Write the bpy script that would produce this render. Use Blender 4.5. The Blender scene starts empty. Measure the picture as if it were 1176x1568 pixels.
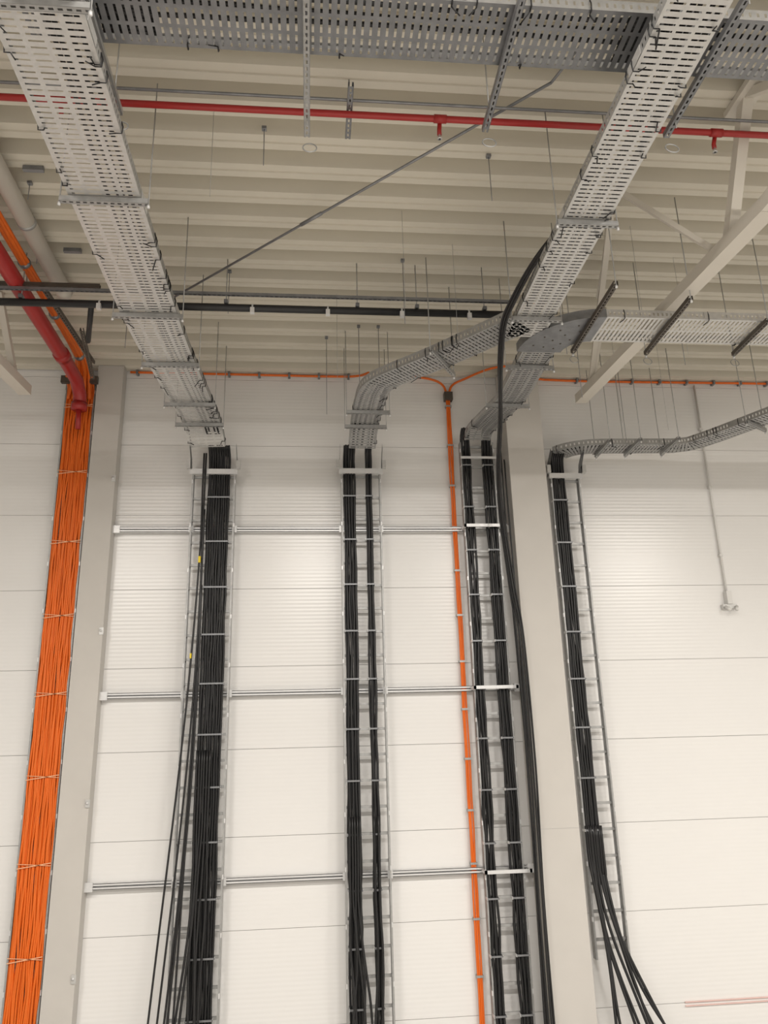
import bpy, math, random
from mathutils import Vector, Matrix
random.seed(7)
ZC=4.2
scn=bpy.context.scene
scn.view_settings.view_transform='Standard'

# ---------------------------------------------------------------- materials
def mat(name,col,rough=0.5,metal=0.0,var=0.06,scale=8.0,bump=0.0,spec=0.5,stretch=(1,1,1)):
    m=bpy.data.materials.new(name); m.use_nodes=True
    nt=m.node_tree; b=nt.nodes["Principled BSDF"]
    tc=nt.nodes.new("ShaderNodeTexCoord"); mp=nt.nodes.new("ShaderNodeMapping")
    mp.inputs["Scale"].default_value=stretch
    nt.links.new(tc.outputs["Object"],mp.inputs["Vector"])
    nz=nt.nodes.new("ShaderNodeTexNoise"); nz.inputs["Scale"].default_value=scale; nz.inputs["Detail"].default_value=4
    nt.links.new(mp.outputs[0],nz.inputs["Vector"])
    mx=nt.nodes.new("ShaderNodeMix"); mx.data_type='RGBA'
    a=[max(0,c*(1-var)) for c in col]; c2=[min(1,c*(1+var)) for c in col]
    mx.inputs[6].default_value=(*a,1); mx.inputs[7].default_value=(*c2,1)
    nt.links.new(nz.outputs["Fac"],mx.inputs[0]); nt.links.new(mx.outputs[2],b.inputs["Base Color"])
    b.inputs["Roughness"].default_value=rough; b.inputs["Metallic"].default_value=metal
    b.inputs["Specular IOR Level"].default_value=spec
    if bump>0:
        bp=nt.nodes.new("ShaderNodeBump"); bp.inputs["Strength"].default_value=bump; bp.inputs["Distance"].default_value=0.01
        nt.links.new(nz.outputs["Fac"],bp.inputs["Height"]); nt.links.new(bp.outputs[0],b.inputs["Normal"])
    return m
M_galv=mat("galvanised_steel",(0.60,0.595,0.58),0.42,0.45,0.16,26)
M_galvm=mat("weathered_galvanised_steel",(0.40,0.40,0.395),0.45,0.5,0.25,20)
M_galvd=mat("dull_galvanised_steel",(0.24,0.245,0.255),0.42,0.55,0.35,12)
M_galvb=mat("bright_galvanised_steel",(0.74,0.74,0.74),0.35,0.35,0.08,20)
M_black=mat("black_cable_sheath",(0.012,0.012,0.013),0.42,0,0.3,10)
M_orange=mat("orange_cable_sheath",(0.78,0.15,0.010),0.5,0,0.18,10,stretch=(10,1,0.5))
M_tie=mat("pale_cable_tie",(0.85,0.45,0.25),0.5)
M_red=mat("red_pipe_paint",(0.36,0.02,0.018),0.35,0,0.1,6)
M_deck=mat("roof_deck_paint",(0.66,0.62,0.53),0.5,0,0.03,2)
M_conc=mat("column_concrete",(0.57,0.545,0.51),0.75,0,0.05,3,bump=0.1)
M_steelw=mat("off_white_steel_paint",(0.66,0.62,0.55),0.5,0,0.04,4)
M_white=mat("white_plastic",(0.70,0.69,0.67),0.5,0,0.03,5)
M_floor=mat("polished_concrete_floor",(0.52,0.50,0.47),0.35,0,0.08,1.2)
M_brown=mat("dark_steel",(0.10,0.085,0.07),0.5,0.3,0.2,12)
M_pink=mat("faded_red_barrier_paint",(0.78,0.54,0.50),0.5,0,0.1,6)
M_yellow=mat("yellow_tag",(0.8,0.6,0.02),0.5)
def wallmat(name,col):
    m=mat(name,col,0.24,0,0.015,0.8)
    nt=m.node_tree; b=nt.nodes["Principled BSDF"]
    tc=nt.nodes.new("ShaderNodeTexCoord"); wv=nt.nodes.new("ShaderNodeTexWave")
    wv.bands_direction='Z'; wv.inputs["Scale"].default_value=6.3; wv.inputs["Distortion"].default_value=0
    nt.links.new(tc.outputs["Object"],wv.inputs["Vector"])
    bp=nt.nodes.new("ShaderNodeBump"); bp.inputs["Strength"].default_value=0.16; bp.inputs["Distance"].default_value=0.004
    nt.links.new(wv.outputs["Fac"],bp.inputs["Height"]); nt.links.new(bp.outputs[0],b.inputs["Normal"])
    return m
M_wall=wallmat("white_microrib_panel",(0.81,0.80,0.785))
M_seam=mat("panel_joint_shadow_gap",(0.45,0.44,0.43),0.7)
M_emit=bpy.data.materials.new("led_diffuser"); M_emit.use_nodes=True
_b=M_emit.node_tree.nodes["Principled BSDF"]; _b.inputs["Emission Color"].default_value=(1,0.95,0.88,1); _b.inputs["Emission Strength"].default_value=6

# ---------------------------------------------------------------- mesh builder
class MB:
    def __init__(s,name): s.name=name; s.v=[]; s.f=[]; s.mi=[]; s.sm=[]; s.mats=[]
    def m(s,mt):
        if mt not in s.mats: s.mats.append(mt)
        return s.mats.index(mt)
    def add(s,vs,fs,mt,smooth=False):
        o=len(s.v); k=s.m(mt)
        s.v+= [tuple(v) for v in vs]
        for f in fs: s.f.append([i+o for i in f]); s.mi.append(k); s.sm.append(smooth)
    def box(s,a,b,mt):
        x0,y0,z0=a; x1,y1,z1=b
        vs=[(x,y,z) for x in(x0,x1) for y in(y0,y1) for z in(z0,z1)]
        s.add(vs,[(0,1,3,2),(4,6,7,5),(0,4,5,1),(2,3,7,6),(0,2,6,4),(1,5,7,3)],mt)
    def beam(s,p,q,w,h,mt,up=(0,0,1)):
        p=Vector(p);q=Vector(q);t=(q-p).normalized();up=Vector(up)
        if abs(t.dot(up))>0.98: up=Vector((0,1,0))
        n=t.cross(up).normalized(); b=n.cross(t)
        vs=[]
        for c in(p,q):
            for i,j in((-1,-1),(1,-1),(1,1),(-1,1)): vs.append(c+n*w/2*i+b*h/2*j)
        s.add(vs,[(3,2,1,0),(4,5,6,7),(0,1,5,4),(1,2,6,5),(2,3,7,6),(3,0,4,7)],mt)
    def tube(s,pts,r,mt,n=8,sub=0,cap=True):
        pts=[Vector(p) for p in pts]
        if sub: pts=smooth(pts,sub)
        rings=[]; nn=None
        for i,p in enumerate(pts):
            t=(pts[min(i+1,len(pts)-1)]-pts[max(i-1,0)]).normalized()
            if nn is None:
                a=Vector((0,0,1)) if abs(t.z)<0.9 else Vector((1,0,0))
                nn=t.cross(a).normalized()
            else:
                nn=(nn-t*nn.dot(t)).normalized()
            bb=t.cross(nn)
            rings.append([p+nn*r*math.cos(2*math.pi*k/n)+bb*r*math.sin(2*math.pi*k/n) for k in range(n)])
        vs=[v for g in rings for v in g]; fs=[]
        for i in range(len(rings)-1):
            for k in range(n):
                fs.append((i*n+k,i*n+(k+1)%n,(i+1)*n+(k+1)%n,(i+1)*n+k))
        if cap: fs.append(tuple(range(n))[::-1]); fs.append(tuple((len(rings)-1)*n+k for k in range(n)))
        s.add(vs,fs,mt,True)
    def ring(s,c,R,r,mt,n=18):
        pts=[]
        for k in range(n+1):
            a=2*math.pi*k/n; u,v=R*math.cos(a),R*math.sin(a)
            pts.append((c[0]+u,c[1]+v*0.3,c[2]+v))
        s.tube(pts,r,mt,6,cap=False)
    def channel(s,p,q,mt,w=0.041,h=0.041):
        p=Vector(p);q=Vector(q);L=(q-p).length;t=(q-p)/L
        up=Vector((0,0,1)) if abs(t.z)<0.9 else Vector((0,1,0))
        n=t.cross(up).normalized(); b=n.cross(t)
        th=0.003
        for sg in(-1,1):
            s.beam(p+n*sg*(w/2),q+n*sg*(w/2),th,h,mt,up=b)
            s.beam(p+n*sg*(w/2-0.006)+b*h/2,q+n*sg*(w/2-0.006)+b*h/2,0.012,th,mt,up=b)
        base=-b*h/2
        pitch=0.05;d=0.0
        def quad(a0,a1,u0,u1):
            vs=[p+t*a0+n*u0+base,p+t*a1+n*u0+base,p+t*a1+n*u1+base,p+t*a0+n*u1+base]
            s.add(vs,[(0,1,2,3)],mt)
        while d<L:
            e=min(d+pitch,L)
            quad(d,min(d+0.022,L),-w/2,w/2)
            if d+0.022<L:
                quad(d+0.022,e,-w/2,-0.007); quad(d+0.022,e,0.007,w/2)
            d=e
    def done(s,parent=None):
        me=bpy.data.meshes.new(s.name); me.from_pydata([(x,y,z+ZC) for x,y,z in s.v],[],s.f)
        for m in s.mats: me.materials.append(m)
        me.polygons.foreach_set("material_index",s.mi); me.polygons.foreach_set("use_smooth",s.sm)
        me.update()
        o=bpy.data.objects.new(s.name,me); scn.collection.objects.link(o)
        if parent: o.parent=parent
        return o
def smooth(P,sub):
    P=[P[0]*2-P[1]]+P+[P[-1]*2-P[-2]]; out=[]
    for i in range(1,len(P)-2):
        a,b,c,d=P[i-1:i+3]
        for k in range(sub):
            t=k/sub
            out.append(0.5*((2*b)+(c-a)*t+(2*a-5*b+4*c-d)*t*t+(3*b-a-3*c+d)*t**3))
    out.append(P[-2]); return out

# ---------------------------------------------------------------- room shell
XL,XR,YB=-16.0,16.0,-14.0
f=MB("floor"); f.box((XL,YB,-ZC-0.2),(XR,10.2,-ZC),M_floor); f.done()
w=MB("wall_front"); w.box((XL,10.01,-ZC),(XR,10.25,5.35),M_seam)
zs=[-4.2]+[k for k in range(-4,6)]+[5.3]
for a,b in zip(zs[:-1],zs[1:]):
    g=0.0026
    w.box((XL,9.997,a+g),(XR,10.02,b-g),M_wall)
w.done()
w=MB("wall_left"); w.box((XL-0.2,YB,-ZC),(XL,10.2,5.35),M_wall); w.done()
w=MB("wall_right"); w.box((XR,YB,-ZC),(XR+0.2,10.2,5.35),M_wall); w.done()
c=MB("ceiling")
PITCH=0.36; prof=[]
y=9.98; zb,zt=5.10,5.26
while y>YB:
    prof+= [(y,zb),(y-0.07,zb),(y-0.076,zb+0.014),(y-0.094,zb+0.014),(y-0.10,zb),(y-0.17,zb),(y-0.20,zt),(y-0.33,zt)]
    y-=PITCH
vs=[];fs=[]
for p in prof: vs+=[(XL,p[0],p[1]),(XR,p[0],p[1])]
for i in range(len(prof)-1): fs.append((2*i,2*i+1,2*i+3,2*i+2))
c.add(vs,fs,M_deck)
c.box((XL,YB,5.28),(XR,10.2,5.4),M_deck)
c.done()
CE=5.095

# ---------------------------------------------------------------- columns
o=MB("concrete_column"); o.box((-2.90,9.80,-ZC),(-2.56,9.99,5.09),M_conc)
for zz in(3.4,1.4,-0.6,-2.4): o.box((-2.60,9.785,zz),(-2.55,9.80,zz+0.09),M_galv); o.tube([(-2.58,9.77,zz+0.05),(-2.58,9.80,zz+0.05)],0.015,M_galvb)
o.done()
o=MB("concrete_column"); o.box((2.69,9.60,-ZC),(3.19,9.99,5.09),M_conc)
o.box((2.688,9.598,-1.002),(3.192,9.7,-0.998),M_seam)
o.done()

# ---------------------------------------------------------------- strut rails
for zz in(2.78,0.665,-1.46):
    o=MB("horizontal_strut_rail")
    o.box((-2.54,9.955,zz-0.03),(2.68,9.985,zz+0.03),M_galvb)
    for dz in(-0.03,0.03): o.box((-2.54,9.90,zz+dz-0.003),(2.68,9.985,zz+dz+0.003),M_galvb)
    o.box((-2.54,9.90,zz+0.008),(2.68,9.904,zz+0.033),M_galvb); o.box((-2.54,9.90,zz-0.033),(2.68,9.904,zz-0.008),M_galvb)
    for xx in(-2.56,2.60): o.box((xx,9.88,zz-0.05),(xx+0.09,9.91,zz+0.05),M_galvb)
    o.box((2.04,9.70,zz-0.020),(2.62,9.72,zz+0.020),M_galvb)
    for xx in(2.04,2.58): o.box((xx,9.70,zz-0.02),(xx+0.03,9.92,zz+0.02),M_galvb)
    # bolt-on clips where ladder rails cross
    for xx in(-1.56,-1.0,0.41,0.94): o.box((xx-0.03,9.875,zz-0.045),(xx+0.03,9.90,zz+0.045),M_galvb)
    o.done()

# ---------------------------------------------------------------- ladders
def ladder(x0,x1,ztop,groups,r,clampz=0.6,yl=9.84,side=M_galvm,loose=None,zbot=-4.1,zrail=None,top=True,rp=0.3,cabmat=None,over=0.30,tiem=None,layers=2,wob=0.009):
    o=MB("cable_ladder")
    zr=zbot if zrail is None else zrail
    for x in(x0,x1):
        o.box((x-0.003,yl-0.06,zr),(x+0.003,yl+0.04,ztop),side)
        sg=1 if x==x0 else -1
        o.box((min(x,x+sg*0.018),yl-0.063,zr),(max(x,x+sg*0.018),yl-0.058,ztop),side)
        o.box((min(x,x+sg*0.018),yl+0.038,zr),(max(x,x+sg*0.018),yl+0.042,ztop),side)
        z=ztop-0.15
        while z>zr: o.box((x-0.006,yl-0.066,z),(x+0.006,yl-0.03,z+0.05),M_galvb); z-=0.6
    z=ztop-0.05
    while z>zr:
        o.box((x0,yl-0.015,z-0.014),(x1,yl-0.012,z+0.014),M_galvm)
        o.box((x0,yl-0.012,z-0.016),(x1,yl+0.01,z-0.013),M_galvm); o.box((x0,yl-0.012,z+0.013),(x1,yl+0.01,z+0.016),M_galvm)
        z-=rp
    for (a,b,n) in groups:
        for layer in range(layers):
            for i in range(n):
                bx=a+(b-a)*(i+0.5*(layer%2)+0.2)/n
                yy=yl-0.03-r-layer*r*1.5
                pts=[(bx,yy-0.14,ztop+over+0.03),(bx,yy-0.04,ztop+over-0.03)]
                z=ztop+over-0.15
                while z>zbot:
                    pts.append((bx+random.uniform(-1,1)*wob,yy+random.uniform(-1,1)*0.006,z)); z-=0.3
                pts.append((bx,yy,zbot))
                o.tube(pts,r*random.uniform(0.8,1.1),cabmat or M_black,7,sub=2)
        z=ztop-0.35
        while z>zbot:
            if tiem:
                o.beam((a-0.01,yl-0.03-r*4.4,z-0.02),(b+0.012,yl-0.03-r*4.4,z+0.03),0.006,0.010,tiem)
                o.beam((a-0.01,yl-0.03-r*4.4,z+0.03),(b+0.012,yl-0.03-r*4.4,z+0.0),0.006,0.007,tiem)
            else:
                o.box((a-0.01,yl-0.03-r*4.6,z-0.010),(b+0.012,yl-0.03-r*4.0,z+0.010),M_galvd)
                o.box((a-0.014,yl-0.03-r*4.6,z-0.014),(a-0.006,yl,z+0.014),M_galvb); o.box((b+0.006,yl-0.03-r*4.6,z-0.014),(b+0.014,yl,z+0.014),M_galvb)
            z-=clampz
    for path in (loose or []):
        o.tube(path[0],path[1],M_black,7,sub=4)
    if top:
        o.box((x0-0.03,yl-0.10,ztop-0.03),(x1+0.03,yl-0.06,ztop+0.04),M_galvb)
        for x in(x0-0.02,x1+0.02):
            sg=-1 if x<(x0+x1)/2 else 1
            o.add([(x,yl-0.1,ztop+0.02),(x,yl+0.05,ztop+0.02),(x,yl-0.02,ztop+0.20),(x,yl-0.22,ztop+0.36),(x,yl-0.27,ztop+0.27),(x,yl-0.17,ztop+0.16)],[(0,1,2,3,4,5)],M_galvd)
            o.box((min(x,x+sg*0.05),yl-0.16,ztop+0.03),(max(x,x+sg*0.05),yl-0.1,ztop+0.14),M_galv)
    return o
def drop(x0,z0,zleave,x1,z1,r,y=9.72,y1=9.6,p=1.6,wig=0.012):
    pts=[]; z=z0
    while z>zleave: pts.append((x0+random.uniform(-.004,.004),y,z)); z-=0.5
    n=7; ph=random.uniform(0,6)
    for k in range(n+1):
        t=k/n; s=t**p
        pts.append((x0+(x1-x0)*s+wig*math.sin(ph+5*t)*(t*(1-t)*4),y+(y1-y)*t,zleave+(z1-zleave)*t))
    return (pts,r)
fan1=[drop(-1.41,3.78,2.5,-1.82,-4.1,0.012,p=1.3),drop(-1.385,3.78,1.9,-1.73,-4.1,0.012,p=1.5),drop(-1.375,3.0,0.9,-1.60,-4.1,0.013),drop(-1.37,2.0,0.6,-1.52,-4.1,0.012,p=1.2),
      drop(-1.39,1.4,0.9,-1.66,-4.1,0.012)]
fan1+=[drop(-1.34+0.03*i,0.0,-0.9,-1.50+0.075*i+random.uniform(-.03,.03),-4.1,0.014,wig=0.04) for i in range(6)]
L1=ladder(-1.56,-1.0,3.53,[(-1.35,-1.07,9)],0.013,loose=fan1)
L1.box((-1.42,9.66,2.28),(-1.39,9.68,2.36),M_yellow); L1.box((-1.47,9.66,1.08),(-1.45,9.68,1.14),M_yellow)
L1.done()
fan2=[drop(0.46+0.03*i,-0.8,-1.7,0.43+0.07*i+random.uniform(-.03,.03),-4.1,0.014,wig=0.06) for i in range(5)]+[drop(0.75,-0.8,-1.6,0.68,-4.1,0.015,wig=.03),drop(0.80,-0.8,-1.8,0.83,-4.1,0.015,wig=.03)]
L2=ladder(0.41,0.94,3.55,[(0.445,0.595,4),(0.735,0.82,2)],0.0155,loose=fan2)
L2.done()
fan3=[drop(2.60,3.9,3.0,2.60,-4.1,0.011,y=9.68,wig=.03),drop(2.64,3.7,3.2,2.62,-4.1,0.011,y=9.66,wig=.02)]
L3=ladder(2.06,2.53,4.0,[(2.07,2.19,3),(2.37,2.50,3)],0.0165,top=False,over=0.12,loose=fan3,wob=0.012)
L3.box((2.05,9.72,3.74),(2.55,9.74,3.77),M_galvb)
L3.done()
fan4=[drop(3.33+0.022*i,-1.0,-1.35-0.03*i,3.45+0.17*i+random.uniform(-.05,.05),-4.15,0.017,p=1.9,wig=0.05,y=9.76-0.01*(i%3),y1=9.3) for i in range(9)]
L4=ladder(3.31,3.72,3.50,[(3.32,3.50,6)],0.0155,zbot=-1.45,zrail=-2.45,loose=fan4)
L4.done()
r=0.0125
o=ladder(-3.32,-2.93,4.84,[(-3.30,-2.95,15)],r,clampz=0.95,yl=9.92,top=False,cabmat=M_orange,tiem=M_tie,over=0.02,wob=0.012)
o.box((-3.36,9.74,4.80),(-3.2,9.80,4.90),M_brown); o.box((-2.98,9.74,4.80),(-2.88,9.80,4.90),M_brown)
o.done()

# ---------------------------------------------------------------- perforated trays
def tray(path,width,name="perforated_cable_tray",m=M_galv,h=0.085,pitch=0.045,slot=0.27,cables=0,ties=0,cols=3,sub=10,cmat=None,cr=0.016,spread=(-.4,.4),o=None,ms=None):
    own=o is None
    if own: o=MB(name)
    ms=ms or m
    P=[Vector(p) for p in path]
    S=smooth(P,sub)
    Ls=[0]
    for a,b in zip(S[:-1],S[1:]): Ls.append(Ls[-1]+(b-a).length)
    T=Ls[-1]
    def at(d):
        d=max(0,min(T,d))
        lo,hi=0,len(Ls)-1
        while hi-lo>1:
            mid=(lo+hi)//2
            if Ls[mid]<=d: lo=mid
            else: hi=mid
        t=(d-Ls[lo])/max(1e-9,Ls[hi]-Ls[lo])
        p=S[lo].lerp(S[hi],t)
        a=S[max(lo-1,0)];b=S[min(hi+1,len(S)-1)]
        tg=(b-a).normalized(); n=tg.cross(Vector((0,0,1))).normalized(); up=n.cross(tg)
        return p,tg,n,up
    wf=(lambda d:width) if not callable(width) else (lambda d:width(d/T))
    marg=0.06
    cw=(1-2*marg-(cols-1)*0.06)/cols
    solid=[(0,marg)]
    xx=marg+cw
    for i in range(cols-1): solid.append((xx,xx+0.06)); xx+=0.06+cw
    solid.append((1-marg,1))
    N=int(T/pitch)
    for i in range(N+1):
        d0=i*pitch; d1=min(T,d0+pitch*(1-slot)); d2=min(T,d0+pitch)
        if d0>=T: break
        p0,_,n0,u0=at(d0);p1,_,n1,u1=at(d1);p2,_,n2,u2=at(d2)
        w0,w1,w2=wf(d0),wf(d1),wf(d2)
        def q(pa,na,wa,pb,nb,wb,f0,f1):
            o.add([pa+na*wa*(f0-.5),pb+nb*wb*(f0-.5),pb+nb*wb*(f1-.5),pa+na*wa*(f1-.5)],[(0,1,2,3)],m)
        q(p0,n0,w0,p1,n1,w1,0,1)
        if d2>d1:
            for a,b in solid: q(p1,n1,w1,p2,n2,w2,a,b)
        for sg in(-.5,.5):
            def sq(pa,na,wa,ua,pb,nb,wb,ub,h0,h1):
                o.add([pa+na*wa*sg+ua*h0,pb+nb*wb*sg+ub*h0,pb+nb*wb*sg+ub*h1,pa+na*wa*sg+ua*h1],[(0,1,2,3)],ms)
            sq(p0,n0,w0,u0,p1,n1,w1,u1,0,h)
            sq(p1,n1,w1,u1,p2,n2,w2,u2,0,h*0.3); sq(p1,n1,w1,u1,p2,n2,w2,u2,h*0.68,h)
            li=-0.018 if sg>0 else 0.018
            o.add([p0+n0*w0*sg+u0*h,p2+n2*w2*sg+u2*h,p2+n2*(w2*sg+li)+u2*h,p0+n0*(w0*sg+li)+u0*h],[(0,1,2,3)],ms)
    d=1.1
    while d<T-0.3:
        p,tg,n,u=at(d)
        for sg in(-.5,.5):
            e=p+n*(wf(d)*sg+(0.004 if sg>0 else -0.004))+u*h*0.5
            o.beam(e-tg*0.09,e+tg*0.09,0.004,h*0.8,m)
        d+=1.5
    for k in range(cables):
        t=spread[0]+(spread[1]-spread[0])*((k+0.5)/cables)
        pts=[];d=0
        ph=random.uniform(0,6)
        while d<=T:
            p,tg,n,u=at(d); pts.append(p+n*(wf(d)*t+0.012*math.sin(d*2+ph))+u*(cr+0.004+random.uniform(0,0.012))); d+=0.25
        if len(pts)>1: o.tube(pts,cr,cmat or M_black,6,sub=0)
    for k in range(ties):
        d=random.uniform(0,T); p,tg,n,u=at(d); wv=wf(d)
        sg=random.choice([-.5,.5,.5])
        e=p+n*wv*sg
        s1=1 if sg>0 else -1
        o.tube([e+u*h,e+n*s1*0.012+u*h*.5,e+n*s1*0.006-u*0.012,e-n*s1*0.03-u*0.012],0.005,M_black,4)
        L=random.uniform(0.05,0.12)
        o.tube([e-n*s1*0.03-u*0.012,e-n*s1*0.03-u*0.02+tg*L*random.uniform(-1,1)-n*s1*L*random.uniform(0,.6)-u*L*0.25],0.005,M_black,4)
    if own: return o.done()
    return o
def trapeze(o,p,q,rods=True,m=M_galvm):
    o.channel(p,q,m)
    if rods:
        for e in(p,q):
            o.tube([(e[0],e[1],e[2]-0.04),(e[0],e[1],CE)],0.005,M_galvm,6)
            o.tube([(e[0],e[1],e[2]-0.05),(e[0],e[1],e[2]-0.025)],0.012,M_galvb,6)
def cross(y,x0,x1,z=3.965,o=None): trapeze(o,(x0,y,z),(x1,y,z))
A=MB("perforated_cable_tray")
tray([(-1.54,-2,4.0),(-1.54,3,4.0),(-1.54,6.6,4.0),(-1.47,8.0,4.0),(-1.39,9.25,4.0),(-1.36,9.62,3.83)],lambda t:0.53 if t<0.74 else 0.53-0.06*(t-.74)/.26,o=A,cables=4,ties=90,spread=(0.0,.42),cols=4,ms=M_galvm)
for yy in(3.4,5.0,6.62): cross(yy,-1.87,-1.22,o=A)
for yy,xc in((7.6,-1.49),(8.6,-1.435),(9.2,-1.40)): cross(yy,xc-0.31,xc+0.29,o=A)
A.done()
C=MB("perforated_cable_tray")
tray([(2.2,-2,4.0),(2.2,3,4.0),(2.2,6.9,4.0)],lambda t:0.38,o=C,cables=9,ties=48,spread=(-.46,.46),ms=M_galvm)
for yy in(5.05,6.5): cross(yy,1.96,2.46,o=C)
C.done()
C=MB("perforated_cable_tray")
tray([(2.435,7.2,4.0),(2.44,7.7,4.0),(2.44,8.4,4.0),(2.36,9.0,4.02),(2.29,9.45,4.03),(2.28,9.66,3.98)],0.36,o=C,cables=8,ties=14,spread=(-.45,.45),m=M_galvm)
for yy,xc in((7.5,2.42),(8.5,2.42)): cross(yy,xc-0.27,xc+0.27,o=C)
C.done()
Bt=MB("perforated_cable_tray")
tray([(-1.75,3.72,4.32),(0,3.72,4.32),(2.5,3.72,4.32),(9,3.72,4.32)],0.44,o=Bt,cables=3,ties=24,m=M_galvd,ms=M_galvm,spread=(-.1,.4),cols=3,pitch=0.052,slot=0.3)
# coiled cable slack lying in the tray
for x0,x1 in((-1.3,-0.95),(2.0,2.3)):
    for k in range(12): Bt.tube([(x0,3.54+0.03*k,4.345),((x0+x1)/2,3.54+0.03*k,4.35),(x1,3.54+0.03*k,4.345)],0.016,M_black,6)
for xx,e in((-1.33,4.46),(-0.03,4.58),(1.26,4.45),(2.62,4.42),(4.1,4.4)):
    Bt.channel((xx,3.0,4.27),(xx,e,4.27),M_galvd if xx>1 else M_galvm)
    for yy in(3.3,e-0.15): Bt.tube([(xx,yy,4.2),(xx,yy,CE)],0.005,M_galvm,6)
    Bt.ring((xx+0.02,e-0.02,4.14),0.05,0.005,M_galvm)
Bt.done()
br=MB("perforated_cable_tray")
tray([(2.1,6.65,4.0),(1.9,6.88,4.0),(1.41,7.43,4.0),(0.96,7.88,4.0),(0.79,8.10,4.0),(0.73,8.35,4.0),(0.71,8.8,4.0),(0.70,9.25,4.0),(0.69,9.62,3.83)],0.36,o=br,cables=5,ties=22,spread=(-.4,.4),h=0.10,m=M_galvm)
for yy in(8.75,9.2): cross(yy,0.44,0.98,o=br)
trapeze(br,(1.25,7.15,3.965),(1.6,7.7,3.965))
br.done()
D=MB("perforated_cable_tray")
tray([(2.92,6.715,4.0),(3.5,6.715,4.0),(5,6.715,4.0),(10,6.715,4.0)],0.48,o=D,cables=0,ties=12,slot=0.42,cols=2)
for xx,y0,y1 in((2.76,5.85,7.12),(3.57,6.05,7.12),(4.55,6.4,7.1),(5.5,6.3,7.1)):
    trapeze(D,(xx,y0,3.965),(xx+0.02,y1,3.965),m=M_brown)
    D.ring((xx+0.02,7.1,3.86),0.045,0.004,M_galvm)
D.done()
o=MB("cable_tray_bend")
cx,cy=2.92,7.20; vi=[];n=20
for i in range(n+1):
    a=math.pi/2*i/n; ca,sa=-math.cos(a),-math.sin(a)
    for R in(0.245,0.725): vi.append((cx+R*ca,cy+R*sa,3.995))
    for R in(0.245,0.725): vi.append((cx+R*ca,cy+R*sa,4.09))
fs=[]
for i in range(n):
    b0,b1=4*i,4*(i+1)
    fs+=[(b0,b0+1,b1+1,b1),(b0+1,b0+3,b1+3,b1+1),(b0,b1,b1+2,b0+2)]
o.add(vi,fs,M_galvd)
for R in(0.36,0.48,0.60):
    for i in range(3,18,4):
        a=math.pi/2*i/n; o.tube([(cx-R*math.cos(a),cy-R*math.sin(a),3.990),(cx-R*math.cos(a),cy-R*math.sin(a),3.999)],0.010,M_brown,8)
o.done()
E=MB("perforated_cable_tray")
tray([(3.45,9.74,3.80),(3.58,9.60,3.80),(3.85,9.50,3.80),(4.5,9.47,3.80),(5.05,9.42,3.80),(5.33,9.15,3.80),(5.9,8.1,3.80),(6.6,6.9,3.80)],0.34,o=E,cables=3,ties=16,m=M_galvm)
for xx,yy in((3.95,9.4),(4.35,9.35),(4.85,9.3)):
    trapeze(E,(xx,yy+0.28,3.77),(xx-0.02,yy-0.3,3.77)); E.ring((xx-0.02,yy-0.2,3.68),0.045,0.004,M_galvm)
trapeze(E,(5.45,8.45,3.77),(5.85,8.7,3.77))
E.done()

# ---------------------------------------------------------------- pipes
o=MB("sprinkler_pipe")
o.tube([(-12,4.86,4.75),(12,4.86,4.75)],0.027,M_red,12)
for xx in(-6,-1.9,1.02,3.32,6.5):
    o.tube([(xx-0.05,4.86,4.75),(xx+0.05,4.86,4.75)],0.034,M_red,12)
    o.tube([(xx,4.88,4.75),(xx,4.92,4.69),(xx,4.92,4.65)],0.018,M_red,8); o.tube([(xx,4.92,4.65),(xx,4.92,4.61)],0.010,M_galv,8); o.tube([(xx,4.92,4.615),(xx,4.92,4.61)],0.02,M_galv,10)
for xx in(-4,0.3,4): o.channel((xx,4.62,4.80),(xx,5.15,4.80),M_galvd); o.tube([(xx,4.86,4.8),(xx,4.86,CE)],0.006,M_galvm,6)
o.done()
o=MB("conduit_line"); o.tube([(-12,4.80,4.83),(12,4.80,4.83)],0.012,M_galvd,8); o.done()
o=MB("black_header_pipe")
o.tube([(-5,7.30,4.5),(2.15,7.30,4.5)],0.040,M_black,14)
o.tube([(2.15,7.30,4.5),(2.19,7.30,4.5)],0.052,M_brown,14)
for xx in(-2.2,-1.45,-0.62,0.18,0.98,1.72,-3.3):
    o.tube([(xx-0.009,7.30,4.5),(xx+0.009,7.30,4.5)],0.046,M_galvb,14); o.box((xx-0.022,7.24,4.42),(xx+0.022,7.29,4.48),M_galvb)
for xx in(-3,-0.9,0.5,1.15,1.9): o.tube([(xx,7.30,4.54),(xx,7.30,CE)],0.006,M_galvm,6); o.box((xx-0.02,7.26,4.54),(xx+0.02,7.34,4.58),M_galvd)
o.channel((-3.4,7.2,4.60),(2.2,7.2,4.60),M_galvd,0.03,0.03)
o.done()
o=MB("sprinkler_main_pipe")
o.tube([(-3.05,-6,4.7),(-3.05,9.0,4.7),(-3.05,9.42,4.68),(-3.05,9.62,4.55),(-3.06,9.66,4.42)],0.085,M_red,20)
o.tube([(-3.06,9.66,4.46),(-3.06,9.665,4.36)],0.10,M_red,20)
o.tube([(-3.06,9.66,4.36),(-3.06,9.70,4.10)],0.035,M_red,12)
for yy in(6.3,8.8): o.tube([(-3.05,yy-0.06,4.7),(-3.05,yy+0.06,4.7)],0.098,M_red,20)
for yy in(5.5,7.5): o.tube([(-3.05,yy,4.78),(-3.05,yy,CE)],0.008,M_galvm,6)
o.done()
o=MB("orange_cable_bundle")
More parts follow.
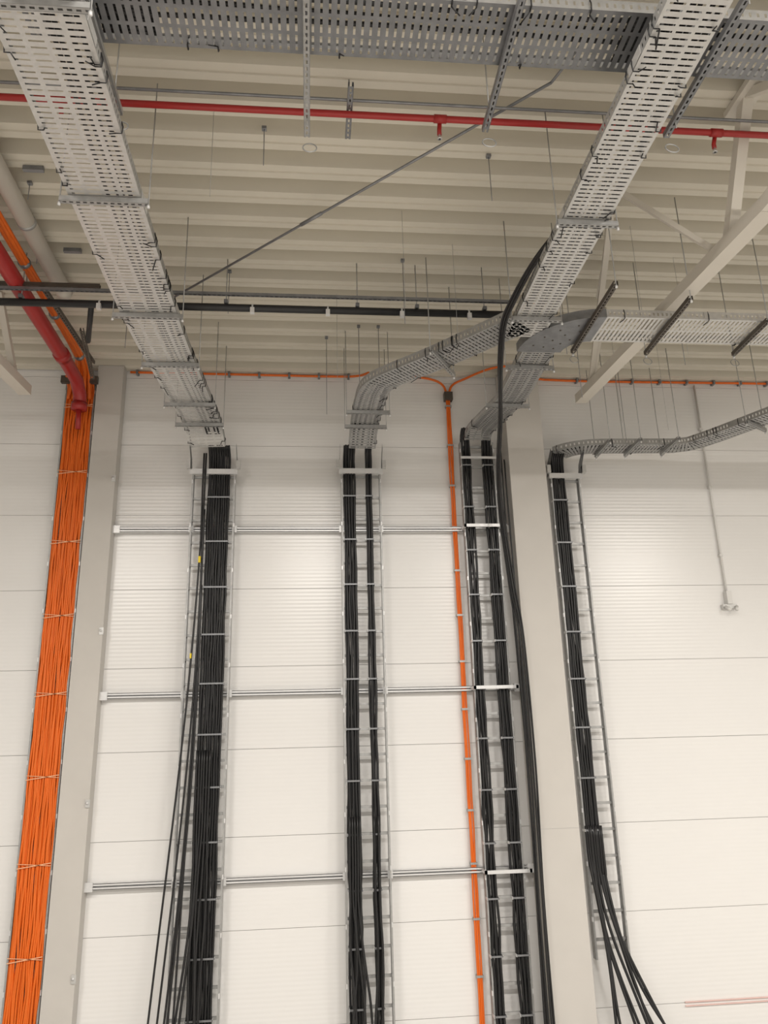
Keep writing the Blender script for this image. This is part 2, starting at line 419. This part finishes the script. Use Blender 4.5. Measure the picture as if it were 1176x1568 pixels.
for i in range(7):
    a=2*math.pi*i/6; dx,dz=(0.035*math.cos(a),0.03*math.sin(a)) if i<6 else (0,0)
    o.tube([(-2.98+dx,-4,4.92+dz),(-2.98+dx,6,4.92+dz),(-2.98+dx,8.9,4.93+dz),(-3.03+dx*2,9.5,4.93+dz),(-3.1+dx*3,9.75,4.86+dz),(-3.13+dx*4,9.84,4.6)],0.024,M_orange,8,sub=5)
for yy in range(-3,10): o.tube([(-2.98,yy+.2,4.92),(-2.98,yy+.24,4.92)],0.064,M_galvd,12)
o.done()
o=MB("ventilation_duct"); o.tube([(-2.76,-6,4.97),(-2.76,7.75,4.97)],0.085,M_steelw,20)
o.tube([(-2.76,7.7,4.97),(-2.76,7.85,4.97)],0.09,M_steelw,20)
for yy in(3,5.2,6.6): o.tube([(-2.76,yy,4.97),(-2.76,yy+0.04,4.97)],0.09,M_galvm,20)
o.done()
o=MB("orange_conduit_run")
def orun(pts,r=0.017): o.tube(pts,r,M_orange,8,sub=6)
orun([(-2.5,9.93,5.06),(-1,9.93,5.055),(0.3,9.93,5.05),(0.66,9.88,5.04),(0.8,9.6,4.95)])
orun([(1.45,9.9,5.06),(1.75,9.92,5.02),(1.9,9.93,4.93),(1.95,9.93,4.75)])
orun([(1.97,9.93,4.75),(2.02,9.93,4.93),(2.2,9.93,5.04),(2.6,9.56,5.05),(3.2,9.56,5.06),(3.4,9.93,5.06),(7,9.93,5.06),(12,9.93,5.06)])
for i in range(-6,24):
    xx=i*0.42+0.1
    if 0.7<xx<3.5: continue
    o.box((xx,9.90,5.03),(xx+0.03,9.99,5.085),M_galvd)
o.done()
o=MB("orange_riser_conduit")
for k in range(3):
    dx=-0.022+0.022*k
    o.tube([(1.96+dx,9.94,4.85)]+[(1.955+dx+random.uniform(-.006,.006),9.93,4.6-0.35*j) for j in range(25)],0.0115,M_orange,8,sub=2)
z=4.6
while z>-4: o.box((1.915,9.915,z),(2.0,9.985,z+0.025),M_galvm); z-=0.6
o.box((1.90,9.88,4.70),(2.02,9.98,4.82),M_brown)
o.done()
o=MB("wind_brace_rod"); o.tube([(-1.55,7.77,4.9),(1.86,4.60,4.9)],0.012,M_galvd,8)
o.tube([(-0.1,6.42,4.9),(0.1,6.235,4.9)],0.018,M_galvd,8)
o.tube([(-1.55,7.77,4.9),(-1.7,7.9,5.08)],0.011,M_galvd,8); o.tube([(1.86,4.6,4.9),(2.05,4.42,5.08)],0.011,M_galvd,8)
o.done()
# ---------------------------------------------------------------- trusses
for sx,X in((1,3.6),(-1,-3.56)):
    o=MB("roof_truss")
    o.beam((X,-8,3.9),(X,4.79,4.0),0.15,0.12,M_steelw); o.beam((X,4.79,4.0),(X,9.12,4.37),0.15,0.12,M_steelw)
    o.beam((X,5.35,4.1),(X,4.79,CE),0.09,0.09,M_steelw)
    o.beam((X,8.72,4.4),(X,8.05,CE),0.07,0.07,M_steelw)
    o.beam((X,3.3,4.05),(X,4.79,CE),0.07,0.07,M_steelw)
    if sx>0:
        o.beam((X,5.55,4.1),(2.93,5.95,5.08),0.045,0.045,M_steelw)
        o.beam((X,8.72,4.40),(2.93,6.02,5.08),0.06,0.06,M_steelw)
        o.beam((2.93,5.5,5.06),(2.93,6.5,5.06),0.1,0.06,M_steelw)
        o.tube([(2.93,5.95,5.08),(3.2,7.3,4.75)],0.012,M_steelw,6)
    o.box((X-0.09,4.6,5.04),(X+0.09,5.0,CE),M_steelw)
    o.done()

# ---------------------------------------------------------------- hanging black cables
o=MB("hanging_power_cables")
base=[(2.12,5.2,4.12),(2.0,5.75,4.12),(1.92,6.25,4.03),(1.90,6.6,3.95),(1.98,7.1,3.80),(2.09,7.6,3.72),(2.22,8.2,3.62),(2.35,8.9,3.35),(2.44,9.3,2.84),(2.54,9.42,1.9),(2.61,9.48,1.2),(2.63,9.5,-0.3),(2.61,9.5,-1.7),(2.61,9.5,-3.0),(2.61,9.45,-4.15)]
for k,(dx,dy) in enumerate(((0,0),(0.022,0.01),(0.010,-0.022),(-0.01,0.02))):
    pts=[]
    for i,(x,y,z) in enumerate(base):
        s=1 if i<8 else 1+0.45*(i-7)*(1 if i<12 else 0.8)
        pts.append((x+dx*s+random.uniform(-.008,.008),y+dy,z+dy))
    o.tube(pts,0.0125,M_black,8,sub=6)
o.done()

# ---------------------------------------------------------------- right wall details
o=MB("surface_conduit"); o.tube([(5.70,9.96,5.02),(5.70,9.96,1.85)],0.015,M_white,10)
for z in(4.3,3.4,2.4): o.box((5.675,9.94,z),(5.725,9.99,z+0.03),M_white)
o.box((5.665,9.90,1.72),(5.735,9.99,1.90),M_white); o.box((5.60,9.92,1.66),(5.80,9.99,1.72),M_galv)
o.tube([(5.62,9.9,1.68),(5.66,9.84,1.63)],0.022,M_white,10); o.tube([(5.78,9.9,1.68),(5.74,9.84,1.63)],0.022,M_white,10)
o.done()
o=MB("guard_rail")
for z in(-2.99,-3.03): o.box((4.4,9.975,z-0.005),(9,9.99,z+0.005),M_pink)
o.done()
o=MB("suspension_rods")
for x,y,z0 in((-0.9,7.5,4.55),(1.0,7.2,4.3),(0.6,8.6,4.02),(0.85,8.6,4.02),(2.9,7.6,4.2),(4.4,7.8,4.2),(-2.6,6.2,4.9),(-2.85,7.2,4.9),(3.3,8.3,4.0),(4.2,9.2,3.8),(-2.2,8.4,4.6),(1.6,5.6,4.6),(-0.4,5.4,4.7),(0.2,8.9,4.0)):
    o.tube([(x,y,z0),(x,y,CE)],0.004,M_galvd,5); o.box((x-0.02,y-0.02,5.07),(x+0.02,y+0.02,CE),M_galvd)
for x,y,z0 in((-0.8,5.2,4.2),(0.9,6.4,4.0),(1.5,6.9,4.0),(0.3,7.9,4.0),(3.3,6.5,4.0),(4.0,7.0,3.9),(3.9,8.6,3.8),(4.6,8.8,3.8)):
    o.tube([(x,y,z0),(x,y,CE)],0.002,M_galvm,4)
for x,y in((-2.5,6.0),(-2.5,7.2)):
    o.box((x-0.09,y-0.02,5.05),(x+0.09,y+0.02,CE),M_galvd)
o.channel((-3.4,7.25,4.68),(-2.2,7.25,4.68),M_brown)
o.channel((-2.78,7.25,4.66),(-2.70,8.9,4.66),M_brown)
o.channel((-2.62,8.1,4.66),(-2.72,9.0,4.5),M_brown)
o.tube([(-2.35,7.5,4.62),(-2.6,8.3,4.62)],0.03,M_black,8)
o.done()

# ---------------------------------------------------------------- lights
def fixture(x,y,z=4.75,e=450):
    o=MB("linear_high_bay_light")
    o.box((x-0.9,y-0.12,z),(x+0.9,y+0.12,z+0.07),M_white)
    o.box((x-0.88,y-0.10,z-0.006),(x+0.88,y+0.10,z),M_emit)
    for dx in(-.7,.7): o.tube([(x+dx,y,z+0.07),(x+dx,y,CE)],0.005,M_galvm,6)
    ob=o.done()
    l=bpy.data.lights.new("led_panel","AREA"); l.shape='RECTANGLE'; l.size=1.7; l.size_y=0.2; l.energy=e; l.color=(1.0,0.95,0.885)
    lo=bpy.data.objects.new("led_panel",l); scn.collection.objects.link(lo); lo.location=(x,y,z-0.02+ZC); lo.parent=ob
for x in(-4.3,0.2,4.3,8.5): fixture(x,0.6)
for x in(-6,0,6,12): fixture(x,-5.5,e=380)
W=bpy.data.worlds.new("World"); scn.world=W; W.use_nodes=True
W.node_tree.nodes["Background"].inputs[0].default_value=(1.0,0.96,0.91,1); W.node_tree.nodes["Background"].inputs[1].default_value=0.42

# ---------------------------------------------------------------- camera
cam=bpy.data.cameras.new("camera"); co=bpy.data.objects.new("camera",cam); scn.collection.objects.link(co)
cam.sensor_fit='HORIZONTAL'; cam.sensor_width=36; cam.lens=36; cam.clip_start=0.05
X=Vector((0.9955,-0.0912,-0.0266)).normalized(); F=Vector((0.0950,0.9521,0.2906)); F=(F-X*F.dot(X)).normalized()
Y=(-F).cross(X)
R=Matrix((X,Y,-F)).transposed().to_4x4()
co.matrix_world=Matrix.Translation((0,0,ZC))@R
scn.camera=co
